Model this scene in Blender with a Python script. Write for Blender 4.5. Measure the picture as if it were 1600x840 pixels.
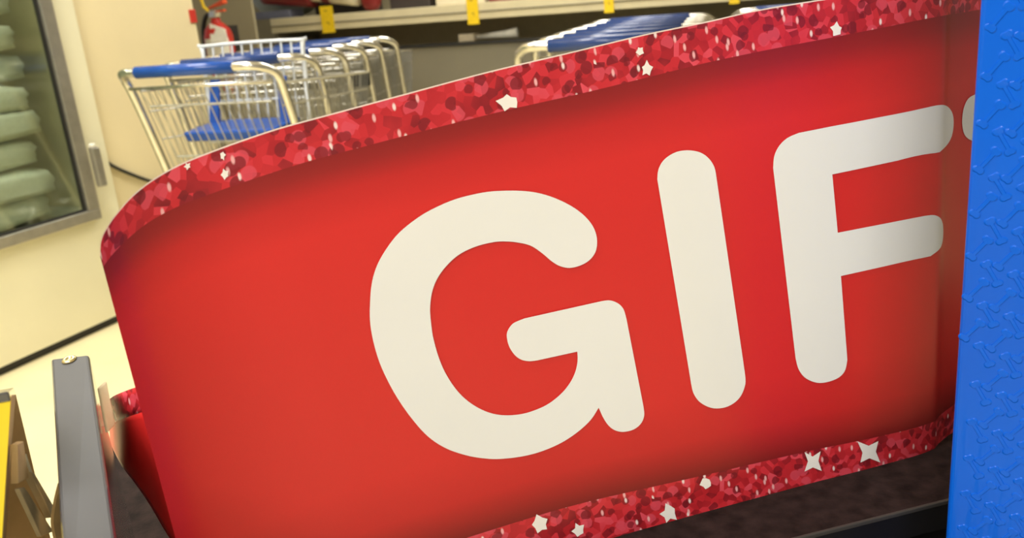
import bpy, bmesh, math, random
import numpy as np
from mathutils import Vector, geometry

random.seed(7)
scene = bpy.context.scene
for o in list(bpy.data.objects):
    bpy.data.objects.remove(o)
COL = scene.collection
V = Vector

# ------------------------------------------------------------------ camera
FPX, W_PX, H_PX = 1300.0, 1600, 840
EYE = V((0, 0, 1.15))
PITCH = math.radians(17.8)
ROLL = math.atan(.078)
FWD = V((0, math.cos(PITCH), -math.sin(PITCH)))
_r0 = V((1, 0, 0))
_u0 = V((0, math.sin(PITCH), math.cos(PITCH)))
RGT = _r0 * math.cos(ROLL) - _u0 * math.sin(ROLL)
UPV = _u0 * math.cos(ROLL) + _r0 * math.sin(ROLL)
cam_d = bpy.data.cameras.new('camera')
cam = bpy.data.objects.new('camera', cam_d)
COL.objects.link(cam)
from mathutils import Matrix
m = Matrix.Identity(4)
for i in range(3):
    m[i][0], m[i][1], m[i][2], m[i][3] = RGT[i], UPV[i], -FWD[i], EYE[i]
cam.matrix_world = m
cam_d.sensor_width = 36
cam_d.lens = FPX / W_PX * 36
cam_d.clip_start = .01
cam_d.dof.use_dof = True
cam_d.dof.focus_distance = .70
cam_d.dof.aperture_fstop = 9.0
scene.camera = cam

# ------------------------------------------------------------------ light and exposure
scene.view_settings.view_transform = 'Standard'
scene.view_settings.look = 'None'
scene.view_settings.gamma = 1
scene.view_settings.use_curve_mapping = False
scene.view_settings.exposure = 0.07
wld = bpy.data.worlds.new('store_air')
scene.world = wld
wld.use_nodes = True
wld.node_tree.nodes['Background'].inputs[0].default_value = (1.0, .96, .90, 1)
wld.node_tree.nodes['Background'].inputs[1].default_value = .32
LAMPS = [(-1.6, .0, 54), (-.3, -1.9, 56), (-1.9, -2.0, 62), (-1.5, 2.5, 54), (.4, 4.3, 26), (.3, 5.3, 20), (1.7, 4.9, 14)]

# ------------------------------------------------------------------ pixel -> place
def ray(x, y):
    return FWD + RGT * ((x - 800) / FPX) - UPV * ((y - 420) / FPX)
def at_z(x, y, z):
    d = ray(x, y); return EYE + d * ((z - EYE.z) / d.z)
def at_Y(x, y, Y):
    d = ray(x, y); return EYE + d * (Y / d.y)
def on_plane(x, y, p, n):
    d = ray(x, y); return EYE + d * ((p - EYE).dot(n) / d.dot(n))

# ------------------------------------------------------------------ materials
def newmat(name):
    mt = bpy.data.materials.new(name); mt.use_nodes = True
    return mt, mt.node_tree.nodes, mt.node_tree.links, mt.node_tree.nodes['Principled BSDF']
def mat(name, col, rough=.5, metal=0., coat=0., var=.06, scale=20., bump=0., bscale=80., spec=.5):
    mt, N, L, B = newmat(name)
    B.inputs['Roughness'].default_value = rough
    B.inputs['Metallic'].default_value = metal
    B.inputs['Coat Weight'].default_value = coat
    B.inputs['Coat Roughness'].default_value = .12
    B.inputs['Specular IOR Level'].default_value = spec
    tc = N.new('ShaderNodeTexCoord')
    nz = N.new('ShaderNodeTexNoise'); nz.inputs['Scale'].default_value = scale; nz.inputs['Detail'].default_value = 4
    L.new(tc.outputs['Object'], nz.inputs['Vector'])
    rp = N.new('ShaderNodeValToRGB')
    rp.color_ramp.elements[0].position = .3; rp.color_ramp.elements[1].position = .7
    rp.color_ramp.elements[0].color = tuple(c * (1 - var) for c in col) + (1,)
    rp.color_ramp.elements[1].color = tuple(min(1, c * (1 + var)) for c in col) + (1,)
    L.new(nz.outputs['Fac'], rp.inputs['Fac']); L.new(rp.outputs['Color'], B.inputs['Base Color'])
    if bump:
        n2 = N.new('ShaderNodeTexNoise'); n2.inputs['Scale'].default_value = bscale
        L.new(tc.outputs['Object'], n2.inputs['Vector'])
        bp = N.new('ShaderNodeBump'); bp.inputs['Strength'].default_value = bump; bp.inputs['Distance'].default_value = .002
        L.new(n2.outputs['Fac'], bp.inputs['Height']); L.new(bp.outputs['Normal'], B.inputs['Normal'])
    return mt
M = {}
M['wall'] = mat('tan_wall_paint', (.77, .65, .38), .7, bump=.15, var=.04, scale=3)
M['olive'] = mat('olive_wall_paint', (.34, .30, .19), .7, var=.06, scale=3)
M['floor'] = mat('cream_floor', (.80, .70, .42), .35, var=.05, scale=4)
M['ceiling'] = mat('ceiling_tile', (.8, .78, .72), .8)
M['cream'] = mat('cream_enamel', (.80, .75, .52), .35, var=.03, scale=4)
M['shelf_cream'] = mat('cream_shelf_steel', (.70, .62, .40), .4, var=.05, scale=9)
M['shelf_dark'] = mat('dark_shelf_brown', (.10, .085, .05), .6)  # even dark brown of the thin strip along the shelf lip
M['fascia'] = mat('taupe_fascia', (.20, .18, .125), .6, var=.05, scale=3)
M['steel'] = mat('brushed_steel', (.42, .40, .34), .35, .8, var=.08, scale=30)
M['rubber'] = mat('black_rubber', (.018, .017, .015), .5)
M['chrome'] = mat('cart_chrome', (.72, .70, .64), .22, 1., var=.05)
M['wire'] = mat('cart_wire', (.42, .41, .36), .32, .75, var=.05)
M['white_wire'] = mat('pale_coated_wire', (.72, .76, .80), .35, .1)
M['navy_grip'] = mat('navy_grip_plastic', (.022, .055, .20), .2)
M['under_shelf'] = mat('olive_back_panel', (.50, .43, .25), .6)
M['blue_grip'] = mat('blue_grip_plastic', (.012, .075, .36), .22)
M['red_paint'] = mat('red_enamel', (.55, .03, .02), .35)
M['orange_red'] = mat('orange_red_plastic', (.75, .10, .03), .4)
M['yellow_tag'] = mat('yellow_tag_card', (.90, .62, .01), .55, var=.05, scale=40)
M['ink'] = mat('dark_ink', (.45, .30, .02), .7)
M['white_label'] = mat('white_label_paper', (.85, .82, .70), .5)
M['grey_blue'] = mat('grey_blue_film', (.30, .34, .34), .4, bump=.3, bscale=20)
M['maroon'] = mat('maroon_print', (.22, .012, .012), .4)
M['pack_cream'] = mat('cream_package', (.80, .72, .52), .4)
M['slate_blue'] = mat('slate_blue_card', (.17, .18, .25), .5)
M['dark_pack'] = mat('dark_package', (.05, .04, .035), .4)
M['ice'] = mat('clear_ice_bag', (.70, .74, .66), .3, bump=1., bscale=60, var=.18, scale=30)
M['ice_print'] = mat('blue_bag_print', (.05, .10, .45), .4)
M['freezer_in'] = mat('freezer_liner', (.52, .53, .46), .5)
M['core'] = mat('white_card_edge', (.90, .76, .66), .7)
M['white_print'] = mat('white_print', (.90, .90, .87), .38, var=.015, scale=8)
M['glint_print'] = mat('white_sparkle_print', (.95, .90, .84), .35)
M['halo_print'] = mat('pink_sparkle_print', (.80, .22, .26), .35)
M['bin_top'] = mat('dusty_dark_laminate', (.020, .012, .011), .75, var=.5, scale=60, bump=.2, bscale=300, spec=.10)
M['bin_edge'] = mat('scuffed_black_edge', (.045, .04, .036), .55, spec=.3)
M['bin_black'] = mat('black_laminate', (.008, .007, .007), .5, spec=.25)
M['slab'] = mat('dark_grey_slab', (.058, .058, .062), .5, coat=.0, spec=.35, var=.06, scale=25)
M['slab_edge'] = mat('glossy_black_edge', (.05, .05, .06), .15, coat=1.)
M['brass'] = mat('worn_brass', (.55, .47, .25), .3, .9)
M['carton_yellow'] = mat('yellow_carton_print', (.93, .70, .02), .4, var=.04)
M['cardboard'] = mat('brown_cardboard', (.70, .50, .26), .8, var=.10, scale=35)
M['cardboard_pale'] = mat('pale_cardboard', (.68, .58, .40), .8, var=.10, scale=35)
M['lamp_white'] = mat('lamp_housing', (.8, .8, .8), .5)

# glass of the freezer door
mt, N, L, B = newmat('freezer_glass')
N.remove(B)
tr = N.new('ShaderNodeBsdfTransparent'); tr.inputs[0].default_value = (.86, .89, .82, 1)
gl = N.new('ShaderNodeBsdfGlossy'); gl.inputs['Roughness'].default_value = .06; gl.inputs['Color'].default_value = (.8, .85, .78, 1)
mx = N.new('ShaderNodeMixShader'); mx.inputs[0].default_value = .12
L.new(tr.outputs[0], mx.inputs[1]); L.new(gl.outputs[0], mx.inputs[2])
L.new(mx.outputs[0], N['Material Output'].inputs['Surface'])
M['glass'] = mt

# lamp diffuser
mt, N, L, B = newmat('lamp_diffuser')
B.inputs['Emission Color'].default_value = (1, .94, .82, 1); B.inputs['Emission Strength'].default_value = 6
M['diffuser'] = mt

# red printed card: the print darkens towards both glitter borders (part of the artwork)
mt, N, L, B = newmat('red_print')
uv = N.new('ShaderNodeUVMap'); uv.uv_map = 'UVMap'
sp = N.new('ShaderNodeSeparateXYZ'); L.new(uv.outputs[0], sp.inputs[0])
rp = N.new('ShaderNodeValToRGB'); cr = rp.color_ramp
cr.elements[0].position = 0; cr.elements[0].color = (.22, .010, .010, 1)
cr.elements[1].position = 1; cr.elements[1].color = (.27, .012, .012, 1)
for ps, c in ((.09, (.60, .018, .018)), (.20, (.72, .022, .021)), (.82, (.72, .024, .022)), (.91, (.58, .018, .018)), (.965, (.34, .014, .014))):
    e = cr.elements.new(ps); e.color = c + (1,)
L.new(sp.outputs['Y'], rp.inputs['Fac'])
nz = N.new('ShaderNodeTexNoise'); nz.inputs['Scale'].default_value = 900; L.new(uv.outputs[0], nz.inputs['Vector'])
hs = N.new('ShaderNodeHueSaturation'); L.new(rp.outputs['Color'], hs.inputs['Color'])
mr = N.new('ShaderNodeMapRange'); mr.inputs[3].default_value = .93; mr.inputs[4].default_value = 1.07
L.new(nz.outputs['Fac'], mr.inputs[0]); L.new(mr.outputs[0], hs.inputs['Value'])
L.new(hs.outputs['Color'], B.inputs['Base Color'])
B.inputs['Roughness'].default_value = .36; B.inputs['Specular IOR Level'].default_value = .5
M['red_print'] = mt

# printed glitter border
mt, N, L, B = newmat('glitter_print')
uv = N.new('ShaderNodeUVMap'); uv.uv_map = 'UVMap'
def vor(scale, off=(0, 0, 0), feature='F1', stretch=(1, 1, 1), rot=0):
    mp = N.new('ShaderNodeMapping'); mp.inputs['Location'].default_value = off; mp.inputs['Scale'].default_value = stretch
    mp.inputs['Rotation'].default_value = (0, 0, rot)
    L.new(uv.outputs[0], mp.inputs['Vector'])
    vn = N.new('ShaderNodeTexVoronoi'); vn.voronoi_dimensions = '2D'; vn.feature = feature; vn.inputs['Scale'].default_value = scale
    L.new(mp.outputs[0], vn.inputs['Vector']); return vn
def math_n(op, a, b):
    n = N.new('ShaderNodeMath'); n.operation = op
    for i, q in enumerate((a, b)):
        if isinstance(q, (int, float)): n.inputs[i].default_value = q
        else: L.new(q, n.inputs[i])
    return n.outputs[0]
def chan(c, k):
    s = N.new('ShaderNodeSeparateColor'); L.new(c, s.inputs[0]); return s.outputs[k]
def mixc(fac, a, col):
    x = N.new('ShaderNodeMix'); x.data_type = 'RGBA'; L.new(fac, x.inputs[0]); L.new(a, x.inputs[6])
    if isinstance(col, tuple): x.inputs[7].default_value = col + (1,)
    else: L.new(col, x.inputs[7])
    return x.outputs[2]
v1 = vor(150)
rp = N.new('ShaderNodeValToRGB'); cr = rp.color_ramp; cr.interpolation = 'LINEAR'
cr.elements[0].position = 0; cr.elements[0].color = (.20, .008, .014, 1)
cr.elements[1].position = 1; cr.elements[1].color = (.80, .09, .13, 1)
for ps, c in ((.3, (.42, .012, .020)), (.6, (.60, .022, .032)), (.85, (.72, .04, .06))):
    e = cr.elements.new(ps); e.color = c + (1,)
L.new(chan(v1.outputs['Color'], 0), rp.inputs['Fac'])
c = rp.outputs['Color']
big = N.new('ShaderNodeTexNoise'); big.inputs['Scale'].default_value = 32; L.new(uv.outputs[0], big.inputs['Vector'])
bm_ = N.new('ShaderNodeMapRange'); bm_.inputs[1].default_value = .35; bm_.inputs[2].default_value = .65
bm_.inputs[3].default_value = .0; bm_.inputs[4].default_value = .55; L.new(big.outputs['Fac'], bm_.inputs[0])
c = mixc(bm_.outputs[0], c, (.66, .03, .04))
def dots(c, scale, off, rad, thr, col, stretch=(1, 1, 1), rot=0, amt=1.0, soft=.05):
    vn = vor(scale, off, 'F1', stretch, rot)
    d = N.new('ShaderNodeMapRange'); d.inputs[1].default_value = rad; d.inputs[2].default_value = rad + soft
    d.inputs[3].default_value = amt; d.inputs[4].default_value = 0; L.new(vn.outputs['Distance'], d.inputs[0])
    fac = math_n('MULTIPLY', d.outputs[0], math_n('GREATER_THAN', chan(vn.outputs['Color'], 1), thr))
    return mixc(fac, c, col)
c = dots(c, 90, (.3, .7, 0), .46, .72, (.74, .08, .12), amt=.7)
c = dots(c, 96, (.9, .1, 0), .44, .78, (.20, .009, .016), amt=.8)
c = dots(c, 120, (.2, .35, 0), .38, .86, (.18, .008, .014), amt=.7)
c = dots(c, 150, (.5, .15, 0), .12, .86, (.90, .45, .45), (1, .45, 1), .5, soft=.12)
c = dots(c, 120, (.7, .95, 0), .09, .90, (.95, .75, .72), (1, .5, 1), -.4, soft=.10)
L.new(c, B.inputs['Base Color'])
B.inputs['Roughness'].default_value = .36
M['glitter'] = mt

# blue printed carton under shiny film
mt, N, L, B = newmat('blue_print')
tc = N.new('ShaderNodeTexCoord')
nz = N.new('ShaderNodeTexNoise'); nz.inputs['Scale'].default_value = 6; L.new(tc.outputs['Object'], nz.inputs['Vector'])
rp = N.new('ShaderNodeValToRGB'); rp.color_ramp.elements[0].color = (.001, .085, .55, 1); rp.color_ramp.elements[1].color = (.001, .115, .66, 1)
L.new(nz.outputs['Fac'], rp.inputs['Fac']); L.new(rp.outputs['Color'], B.inputs['Base Color'])
B.inputs['Roughness'].default_value = .38
B.inputs['Coat Weight'].default_value = .2; B.inputs['Coat Roughness'].default_value = .12; B.inputs['Specular IOR Level'].default_value = .12
mp = N.new('ShaderNodeMapping'); mp.inputs['Scale'].default_value = (60, 60, 5); L.new(tc.outputs['Object'], mp.inputs['Vector'])
n2 = N.new('ShaderNodeTexNoise'); n2.inputs['Scale'].default_value = 1; n2.inputs['Detail'].default_value = 3; L.new(mp.outputs[0], n2.inputs['Vector'])
bp = N.new('ShaderNodeBump'); bp.inputs['Strength'].default_value = .8; bp.inputs['Distance'].default_value = .006
L.new(n2.outputs['Fac'], bp.inputs['Height']); L.new(bp.outputs['Normal'], B.inputs['Coat Normal'])
M['blue_print'] = mt

# ------------------------------------------------------------------ object helpers
def tag(o, label, cat, group=None):
    o['label'] = label; o['category'] = cat
    if group: o['group'] = group
    return o
def link(name, me, mats, parent=None):
    if not isinstance(mats, (list, tuple)): mats = [mats]
    for k in mats: me.materials.append(M[k] if isinstance(k, str) else k)
    o = bpy.data.objects.new(name, me); COL.objects.link(o)
    if parent is not None:
        o.parent = parent
        o.matrix_parent_inverse = Matrix.Translation(parent.location).inverted() if parent.type == 'EMPTY' and parent.parent is None and not any(parent.rotation_euler) else Matrix.Identity(4)
    return o
def struct(o): o['kind'] = 'structure'; return o
def thing(name, loc, label, cat, group=None):
    o = bpy.data.objects.new(name, None); COL.objects.link(o); o.location = loc; o.empty_display_size = .05
    return tag(o, label, cat, group)
class MB:
    def __init__(s): s.v, s.f, s.uv, s.mi = [], [], {}, []
    def add(s, vs, fs, mi=0):
        b = len(s.v); s.v += [tuple(q) for q in vs]
        for q in fs: s.f.append(tuple(b + i for i in q)); s.mi.append(mi)
        return s
    def hexa(s, p, mi=0):                      # p: 4 bottom, 4 top (same winding)
        return s.add(p, [(3, 2, 1, 0), (4, 5, 6, 7), (0, 1, 5, 4), (1, 2, 6, 5), (2, 3, 7, 6), (3, 0, 4, 7)], mi)
    def box(s, c, sz, ax=None, mi=0):
        ax = ax or (V((1, 0, 0)), V((0, 1, 0)), V((0, 0, 1))); c = V(c); h = [k / 2 for k in sz]
        P = lambda a, b, d: c + ax[0] * (a * h[0]) + ax[1] * (b * h[1]) + ax[2] * (d * h[2])
        return s.hexa([P(-1, -1, -1), P(1, -1, -1), P(1, 1, -1), P(-1, 1, -1), P(-1, -1, 1), P(1, -1, 1), P(1, 1, 1), P(-1, 1, 1)], mi)
    def tube(s, pts, r, n=6, mi=0, cap=True):
        pts = [V(q) for q in pts]; rs = r if isinstance(r, (list, tuple)) else [r] * len(pts)
        t0 = (pts[1] - pts[0]).normalized()
        a = t0.cross(V((0, 0, 1)) if abs(t0.z) < .9 else V((1, 0, 0))).normalized()
        vs = []
        for i, q in enumerate(pts):
            t = (pts[min(i + 1, len(pts) - 1)] - pts[max(i - 1, 0)]).normalized()
            a = (a - t * a.dot(t)).normalized(); b = t.cross(a)
            for k in range(n):
                w = 2 * math.pi * k / n
                vs.append(q + a * (rs[i] * math.cos(w)) + b * (rs[i] * math.sin(w)))
        fs = [(i * n + k, i * n + (k + 1) % n, (i + 1) * n + (k + 1) % n, (i + 1) * n + k) for i in range(len(pts) - 1) for k in range(n)]
        if cap: fs += [tuple(range(n - 1, -1, -1)), tuple(range((len(pts) - 1) * n, len(pts) * n))]
        return s.add(vs, fs, mi)
    def lathe(s, prof, c=(0, 0, 0), n=20, mi=0, axis='z'):
        vs = []
        for (r, z) in prof:
            for k in range(n):
                w = 2 * math.pi * k / n
                q = (r * math.cos(w), r * math.sin(w), z)
                if axis == 'x': q = (q[2], q[0], q[1])
                vs.append((q[0] + c[0], q[1] + c[1], q[2] + c[2]))
        m_ = len(prof)
        fs = [(i * n + k, i * n + (k + 1) % n, (i + 1) * n + (k + 1) % n, (i + 1) * n + k) for i in range(m_ - 1) for k in range(n)]
        fs += [tuple(range(n - 1, -1, -1)), tuple(range((m_ - 1) * n, m_ * n))]
        return s.add(vs, fs, mi)
    def mesh(s, name, smooth=False, bevel=0, seg=2):
        me = bpy.data.meshes.new(name); me.from_pydata(s.v, [], s.f); me.validate(); me.update()
        for p, k in zip(me.polygons, s.mi): p.material_index = k
        if bevel:
            bm = bmesh.new(); bm.from_mesh(me)
            bmesh.ops.remove_doubles(bm, verts=bm.verts, dist=1e-6)
            es = [e for e in bm.edges if len(e.link_faces) == 2 and e.calc_face_angle(0) > .5]
            bmesh.ops.bevel(bm, geom=es, offset=bevel, segments=seg, affect='EDGES', profile=.5, clamp_overlap=True)
            bmesh.ops.recalc_face_normals(bm, faces=bm.faces)
            bm.to_mesh(me); bm.free()
        if smooth:
            for p in me.polygons: p.use_smooth = True
        return me
    def build(s, name, mats, parent=None, **k): return link(name, s.mesh(name, **k), mats, parent)
def copy_tree(o, parent=None):
    c = o.copy(); COL.objects.link(c); c.parent = parent
    for ch in list(o.children): copy_tree(ch, c)
    return c
def bez(pts, n=6):                              # Catmull-Rom through points
    pts = [V(p) for p in pts]; out = []
    for i in range(len(pts) - 1):
        a, b, c, d = pts[max(i - 1, 0)], pts[i], pts[i + 1], pts[min(i + 2, len(pts) - 1)]
        for k in range(n):
            t = k / n
            out.append(.5 * ((2 * b) + (c - a) * t + (2 * a - 5 * b + 4 * c - d) * t * t + (3 * b - a - 3 * c + d) * t ** 3))
    return out + [pts[-1]]
def pchip(xs, ys):
    xs = np.array(xs, float); ys = np.array(ys, float); h = np.diff(xs); dl = np.diff(ys) / h
    mm = np.zeros(len(xs)); mm[0], mm[-1] = dl[0], dl[-1]
    for i in range(1, len(xs) - 1):
        if dl[i - 1] * dl[i] > 0:
            w1, w2 = 2 * h[i] + h[i - 1], h[i] + 2 * h[i - 1]
            mm[i] = (w1 + w2) / (w1 / dl[i - 1] + w2 / dl[i])
    def fn(x):
        i = int(min(max(np.searchsorted(xs, x) - 1, 0), len(xs) - 2))
        t = (x - xs[i]) / h[i]
        if x < xs[0]: return float(ys[0] + mm[0] * (x - xs[0]))
        if x > xs[-1]: return float(ys[-1] + mm[-1] * (x - xs[-1]))
        return float((2 * t**3 - 3 * t**2 + 1) * ys[i] + (t**3 - 2 * t**2 + t) * h[i] * mm[i] + (-2 * t**3 + 3 * t**2) * ys[i + 1] + (t**3 - t**2) * h[i] * mm[i + 1])
    return fn

# ================================================================== the setting
FA, FB = at_z(0, 590, 0), at_z(185, 505, 0)      # foot of the freezer front
E2 = (FB - FA).normalized(); E1 = V((E2.y, -E2.x, 0)); UZ = V((0, 0, 1))
AX = (E1, E2, UZ)
def rp_(s, o, z): return FA + E2 * s + E1 * o + UZ * z       # room place: along freezer wall, out of it, up
def face(x, y): return on_plane(x, y, FA, E1)
ROOM_H = 3.3
struct(MB().box(rp_(1.6, 3.0, -.05), (14, 14, .1), AX).build('floor', 'floor'))
struct(MB().box(rp_(1.6, 3.0, ROOM_H + .05), (14, 14, .1), AX).build('ceiling', 'ceiling'))
S_END = (face(113, 0) - FA).dot(E2)
S_COR = (face(308, 0) - FA).dot(E2)
struct(MB().box(rp_((S_END + S_COR) / 2, -.13, ROOM_H / 2), (.2, S_COR - S_END - .004, ROOM_H), AX).build('wall_left', 'wall'))
struct(MB().box(rp_(-1.9, -.9, ROOM_H / 2), (.2, 2 * 3.3, ROOM_H), AX).build('wall_freezer', 'wall'))
# shelf line at the back
LIP = at_z(650, 36, 1.05); LIP = V((LIP.x, LIP.y, 0)) * .97
S_LIP = (LIP - FA).dot(E2)
LE = on_plane(423, 40, LIP, E2); O_LE = (LE - FA).dot(E1)
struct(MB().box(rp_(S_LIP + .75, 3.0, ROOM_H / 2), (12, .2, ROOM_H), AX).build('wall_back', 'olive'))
PIL = at_Y(352, 40, 5.75); OP, SP = (PIL - FA).dot(E1), (PIL - FA).dot(E2)
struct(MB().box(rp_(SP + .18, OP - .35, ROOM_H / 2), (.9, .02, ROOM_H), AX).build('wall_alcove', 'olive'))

# ceiling lamps (above the frame)
for i, (x, y, e) in enumerate(LAMPS):
    t = thing('ceiling_light', (x, y, ROOM_H), 'flat fluorescent ceiling panel over the store aisle', 'light', 'ceiling panels over the aisle')
    MB().box((x, y, ROOM_H - .03), (1.3, .7, .06)).build('housing', 'lamp_white', t)
    MB().box((x, y, ROOM_H - .065), (1.2, .6, .01)).build('diffuser', 'diffuser', t)
    ld = bpy.data.lights.new('panel_light', 'AREA'); ld.shape = 'RECTANGLE'; ld.size = 1.2; ld.size_y = .6
    ld.energy = e; ld.color = (1, .985, .95)
    lo = bpy.data.objects.new('panel_light', ld); COL.objects.link(lo); lo.location = (x, y, ROOM_H - .08)

# ================================================================== header sign
ZS = .70                                         # dark shelf the sign stands on
SL = pchip([150, 300, 700, 1096, 1266, 1465, 1700], [.268, .255, .205, .154, .089, -.023, -.11])
def s_of(x, y):
    s = x
    for _ in range(30): s = x - SL(s) * (y - 400)
    return s
def x_of(s, y): return s + SL(s) * (y - 400)
foot = [(964, 838), (1269, 754), (1382, 725), (1466, 701)]
fy = [(s_of(*q), at_z(*q, ZS).y) for q in foot]
y0 = fy[0][1]
YA = [(140, y0 - .146), (160, y0 - .138), (200, y0 - .124), (260, y0 - .108), (340, y0 - .091), (480, y0 - .068), (640, y0 - .042)] + fy[:3] + [(1462, fy[3][1] - .001), (1468, fy[3][1] + .002)] + [(1475, fy[3][1] + .010), (1540, fy[3][1] + .055), (1640, fy[3][1] + .14), (1760, fy[3][1] + .25)]
YF = pchip([a for a, b in YA], [b for a, b in YA])
def curve_s(pts):
    q = sorted((s_of(x, y), y) for x, y in pts)
    return pchip([a for a, b in q], [b for a, b in q])
TOP = curve_s([(157, 397), (158, 380), (170, 353), (187, 330), (210, 305), (243, 280), (283, 258), (327, 240), (377, 221.7), (433, 203), (517, 180), (617, 153), (765, 113.4), (890, 83.8), (1015, 54), (1100, 36.5), (1182, 18), (1290, 0), (1400, -17), (1530, -34), (1700, -52)])
TIN = curve_s([(160, 418), (176, 397), (202, 371), (233, 346.7), (277, 323), (337, 300), (400, 278), (483, 251.7), (577, 226.7), (650, 207.5), (784, 174), (921, 143), (1015, 120), (1100, 99), (1199, 78), (1298, 59), (1375, 44), (1457, 27.5), (1532, 15), (1700, -8)])
BTH = pchip([150, 500, 760, 1050, 1223, 1420, 1760], [62, 66, 66, 55, 50, 44, 40])
def surf(s, y, push=0.):
    p = at_Y(x_of(s, y), y, YF(s))
    return p + (p - EYE).normalized() * push
def y_bot(s):
    lo, hi = 420., 1500.
    for _ in range(40):
        md = (lo + hi) / 2
        if surf(s, md).z > ZS: lo = md
        else: hi = md
    return lo
S0, S1 = 156.5, 1740
ss = sorted([S0 + 1.5 * i for i in range(12)] + [S0 + 18 + i * (S1 - S0 - 18) / 190 for i in range(191)] + [1456 + i * 1.7 for i in range(16)])
BOT = {s: y_bot(s) for s in ss}
sign = thing('header_sign', surf(800, BOT[min(BOT, key=lambda q: abs(q - 800))]), 'big curved red cardboard sign with white letters and glitter print borders on dark shelf', 'sign')
def strip(name, lo, hi, rows, mat_k, metric, push=0.):
    me = bpy.data.meshes.new(name); vs, uvs, fs = [], [], []; arc = 0; prev = None
    for i, s in enumerate(ss):
        a, b = lo(s), hi(s); pm = surf(s, a, push)
        if prev is not None: arc += (pm - prev).length
        prev = pm
        for k in range(rows + 1):
            y = a + (b - a) * k / rows
            p = surf(s, y, push); vs.append(p)
            uvs.append((arc, (p - pm).length) if metric else (arc, 1 - k / rows))
    n = rows + 1
    for i in range(len(ss) - 1):
        for k in range(rows): fs.append((i * n + k, i * n + k + 1, (i + 1) * n + k + 1, (i + 1) * n + k))
    me.from_pydata(vs, [], fs); ul = me.uv_layers.new(name='UVMap')
    for lp in me.loops: ul.data[lp.index].uv = uvs[lp.vertex_index]
    for p in me.polygons: p.use_smooth = True
    me.update()
    return link(name, me, mat_k, sign)
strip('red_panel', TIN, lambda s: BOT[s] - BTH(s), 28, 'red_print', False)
strip('glitter_border', TOP, TIN, 5, 'glitter', True)['label'] = 'red glitter print along the upper edge'
strip('glitter_border', lambda s: BOT[s] - BTH(s), lambda s: BOT[s], 5, 'glitter', True)['label'] = 'red glitter print along the lower edge'
# pale card core behind the print, a little proud along the cut edge
vs, fs = [], []
for s in ss:
    for push in (.0005, .0035):
        p = surf(s, TOP(s), push); q = surf(s, BOT[s], push); u = (p - q).normalized()
        vs += [p + u * .0010, V((q.x, q.y, ZS))]
for i in range(len(ss) - 1):
    a, b = 4 * i, 4 * i + 4
    fs += [(a, b, b + 1, a + 1), (a + 2, a + 3, b + 3, b + 2), (a, a + 2, b + 2, b), (a + 1, b + 1, b + 3, a + 3)]
fs += [(0, 1, 3, 2), tuple(len(vs) - 4 + k for k in (0, 2, 3, 1))]
MB().add(vs, fs).build('card_core', 'core', sign)

def outline(segs):
    """segs: list of smooth runs; the first/last points of runs are corners"""
    out = []
    for run in segs:
        out += (bez([V((a, b, 0)) for a, b in run], 5) if len(run) > 2 else [V((a, b, 0)) for a, b in run])
    res = []
    for p in out:
        if not res or (p - res[-1]).length > .3: res.append(p)
    if (res[0] - res[-1]).length < .3: res.pop()
    return [(p.x, p.y) for p in res]
def flat_print(name, poly, mat_k, push, grid=14):
    pts = [V(p) for p in poly]; nb = len(pts)
    xs, ys = [p.x for p in pts], [p.y for p in pts]
    def inside(x, y):
        c_ = False; j = nb - 1
        for i in range(nb):
            if (pts[i].y > y) != (pts[j].y > y) and x < (pts[j].x - pts[i].x) * (y - pts[i].y) / (pts[j].y - pts[i].y) + pts[i].x: c_ = not c_
            j = i
        return c_
    extra = []
    if grid:
        x = min(xs) + grid / 2
        while x < max(xs):
            y = min(ys) + grid / 2
            while y < max(ys):
                if inside(x, y): extra.append(V((x, y)))
                y += grid
            x += grid
        for sf in (1452, 1458, 1462, 1464.5, 1467, 1471, 1478, 1486):
            y = min(ys) + 2.5
            while y < max(ys):
                x = x_of(sf, y)
                if inside(x - .5, y) and inside(x + .5, y) and all((V((x, y)) - p).length > 1.2 for p in pts): extra.append(V((x, y)))
                y += 5
    vv, ee, ff, _, _, _ = geometry.delaunay_2d_cdt(pts + extra, [(i, (i + 1) % nb) for i in range(nb)], [list(range(nb))], 1, 1e-4)
    me = bpy.data.meshes.new(name)
    me.from_pydata([surf(s_of(p.x, p.y), p.y, push) for p in vv], [], [list(q) for q in ff])
    bm = bmesh.new(); bm.from_mesh(me)
    bmesh.ops.recalc_face_normals(bm, faces=bm.faces); bm.to_mesh(me); bm.free()
    for p in me.polygons: p.use_smooth = True
    me.update()
    nn = []
    for p in vv:
        a_ = surf(s_of(p.x + 4, p.y), p.y) - surf(s_of(p.x - 4, p.y), p.y)
        b_ = surf(s_of(p.x, p.y + 4), p.y + 4) - surf(s_of(p.x, p.y - 4), p.y - 4)
        n_ = a_.cross(b_).normalized()
        nn.append(n_ if n_.y < 0 else -n_)
    if me.polygons[0].normal.y > 0: me.flip_normals()
    me.normals_split_custom_set_from_vertices(nn)
    return link(name, me, mat_k, sign)
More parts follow.
